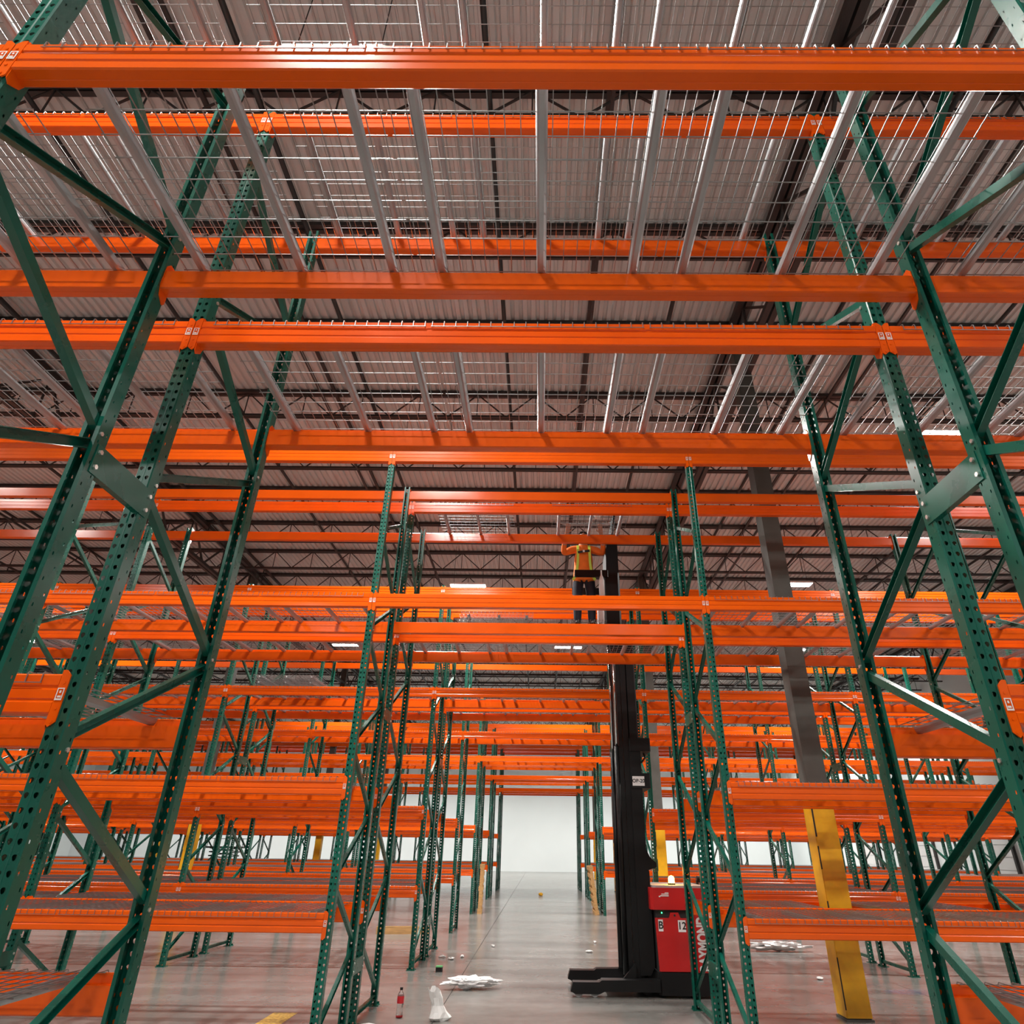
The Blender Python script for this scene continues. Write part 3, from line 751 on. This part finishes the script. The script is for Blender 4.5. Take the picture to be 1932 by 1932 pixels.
# drink bottle
bt = empty('drink_bottle', (.41, 8.84, 0)); tag(bt, 'clear drink bottle with red label and black cap on the floor', 'bottle')
MB().lathe([(0, 0), (.030, 0), (.036, .012), (.036, .07), (.033, .09), (.036, .11), (.036, .185), (.028, .21), (.014, .232), (.014, .245), (0, .245)], n=18).build('bottle_body', TRANSP, bt, smooth=True)
MB().lathe([(.0368, .125), (.0368, .188)], n=18).build('label_sleeve', REDLABEL, bt, smooth=True)
MB().lathe([(0, .003), (.0365, .006), (.0368, .022)], n=18).build('base_band', REDLABEL, bt, smooth=True)
MB().lathe([(0, .262), (.016, .262), (.016, .240), (0, .24)], n=14).build('cap', BLACKM, bt)
bx_ = empty('small_box', (.43, 11.86, 0)); tag(bx_, 'small green-topped black box on the tunnel floor', 'box')
MB().box(-.045, .045, -.06, .06, 0, .055).build('box_body', BLACKM, bx_); MB().box(-.047, .047, -.062, .062, .055, .068).build('lid', mat('box_green', (.12, .42, .16), .5), bx_)
pl = MB().box(-.55, .55, -.019, .019, 0, .14).build('timber_board', WOOD, None, (-.98, 16.55, 0)); pl.rotation_euler = (0, 0, .16); tag(pl, 'yellowish timber board on edge on the floor left of tunnel', 'board')
def pallet(loc, rot, label):
    t = empty('wooden_pallet', loc, rot); tag(t, label, 'pallet', 'wooden pallets standing on edge')
    for y in (-.48, 0, .48): MB().box(-.045, .045, y-.02, y+.02, 0, 1.2).build('stringer', WOOD, t)
    me = MB().box(.046, .064, -.5, .5, 0, .1).mesh('deck_board', WOOD); mb_ = MB().box(-.064, -.046, -.5, .5, 0, .1).mesh('deck_board', WOOD)
    for i in range(7): obj('deck_board', me, t, (0, 0, i*.1833))
    for i in range(3): obj('deck_board', mb_, t, (0, 0, i*.55))
pallet((.20, 22.15, 0), (0, .02, .05), 'wooden pallet on edge against the left uprights far down the tunnel')
pallet((3.53, 22.2, 0), (0, .13, math.pi), 'wooden pallet leaning on the right uprights far down the tunnel')
SCR = [(.30, 13.2, .07, .02), (.47, 13.05, .05, .05), (.62, 13.3, .06, .03), (1.05, 14.7, .07, .025), (.20, 8.35, .10, .03), (.55, 8.33, .07, .03), (5.95, 11.6, .05, .05), (3.0, 15.5, .06, .03), (2.8, 14.1, .07, .03), (1.95, 30., .09, .07), (-.1, 18.4, .05, .12)]
for i, (x, y, a, b) in enumerate(SCR):
    o = crumple('paper_scrap', 2, a, b, .018 if y < 29 else .06, PAPER if i != 9 else YELLOW, i+20, (x, y, 0), i*.7, .5)
    tag(o, ['white paper scrap, left of three on the tunnel floor', 'white paper scrap, middle of three on the tunnel floor', 'white paper scrap, right of three on the tunnel floor', 'pale scrap near the floor joint', 'white scrap left of the drink bottle foot', 'white scrap between the bottle and the paper bag', 'small white scrap left of the yellow column', 'thin scrap beside the mast', 'pale scrap left of the truck mast', 'small yellow scrap far down the tunnel', 'white scrap by the left uprights'][i], 'scrap', 'floor scraps')
o = MB().box(-.13, .13, -.5, .5, .0, .0015).build('floor_paint_mark', YLINE, None, (-.86, 8.5, .0005)); tag(o, 'worn yellow paint mark on the floor at lower left', 'floor mark')
# far scissor lift behind the racks on the left
sl = empty('scissor_lift', (-18.6, 46.2+2.5, 0)); tag(sl, 'dark lift machine far behind the racks on the left', 'lift')
MB().box(-1.2, 1.2, -.5, .5, .25, .75).build('chassis', BLACKP, sl)
for x in (-.8, .8):
    for y in (-.55, .55): MB().tube([(x, y-.09, .26), (x, y+.09, .26)], .26, 14).build('wheel', RUBBER, sl)
for i in range(3):
    MB().tube([(-1., -.3, .8+i*.22), (1., -.3, 1.02+i*.22)], .04, 4).tube([(1., -.3, .8+i*.22), (-1., -.3, 1.02+i*.22)], .04, 4).build('scissor_arm', BLACKP, sl)
MB().box(-1.2, 1.2, -.5, .5, 1.45, 1.55).build('deck', BLACKP, sl)
rl = MB()
for x in (-1.15, -.4, .4, 1.15):
    for y in (-.45, .45): rl.tube([(x, y, 1.55), (x, y, 2.0)], .02, 4)
for y in (-.45, .45): rl.tube([(-1.15, y, 2.0), (1.15, y, 2.0)], .02, 4)
rl.build('guard_rail', BLACKP, sl)
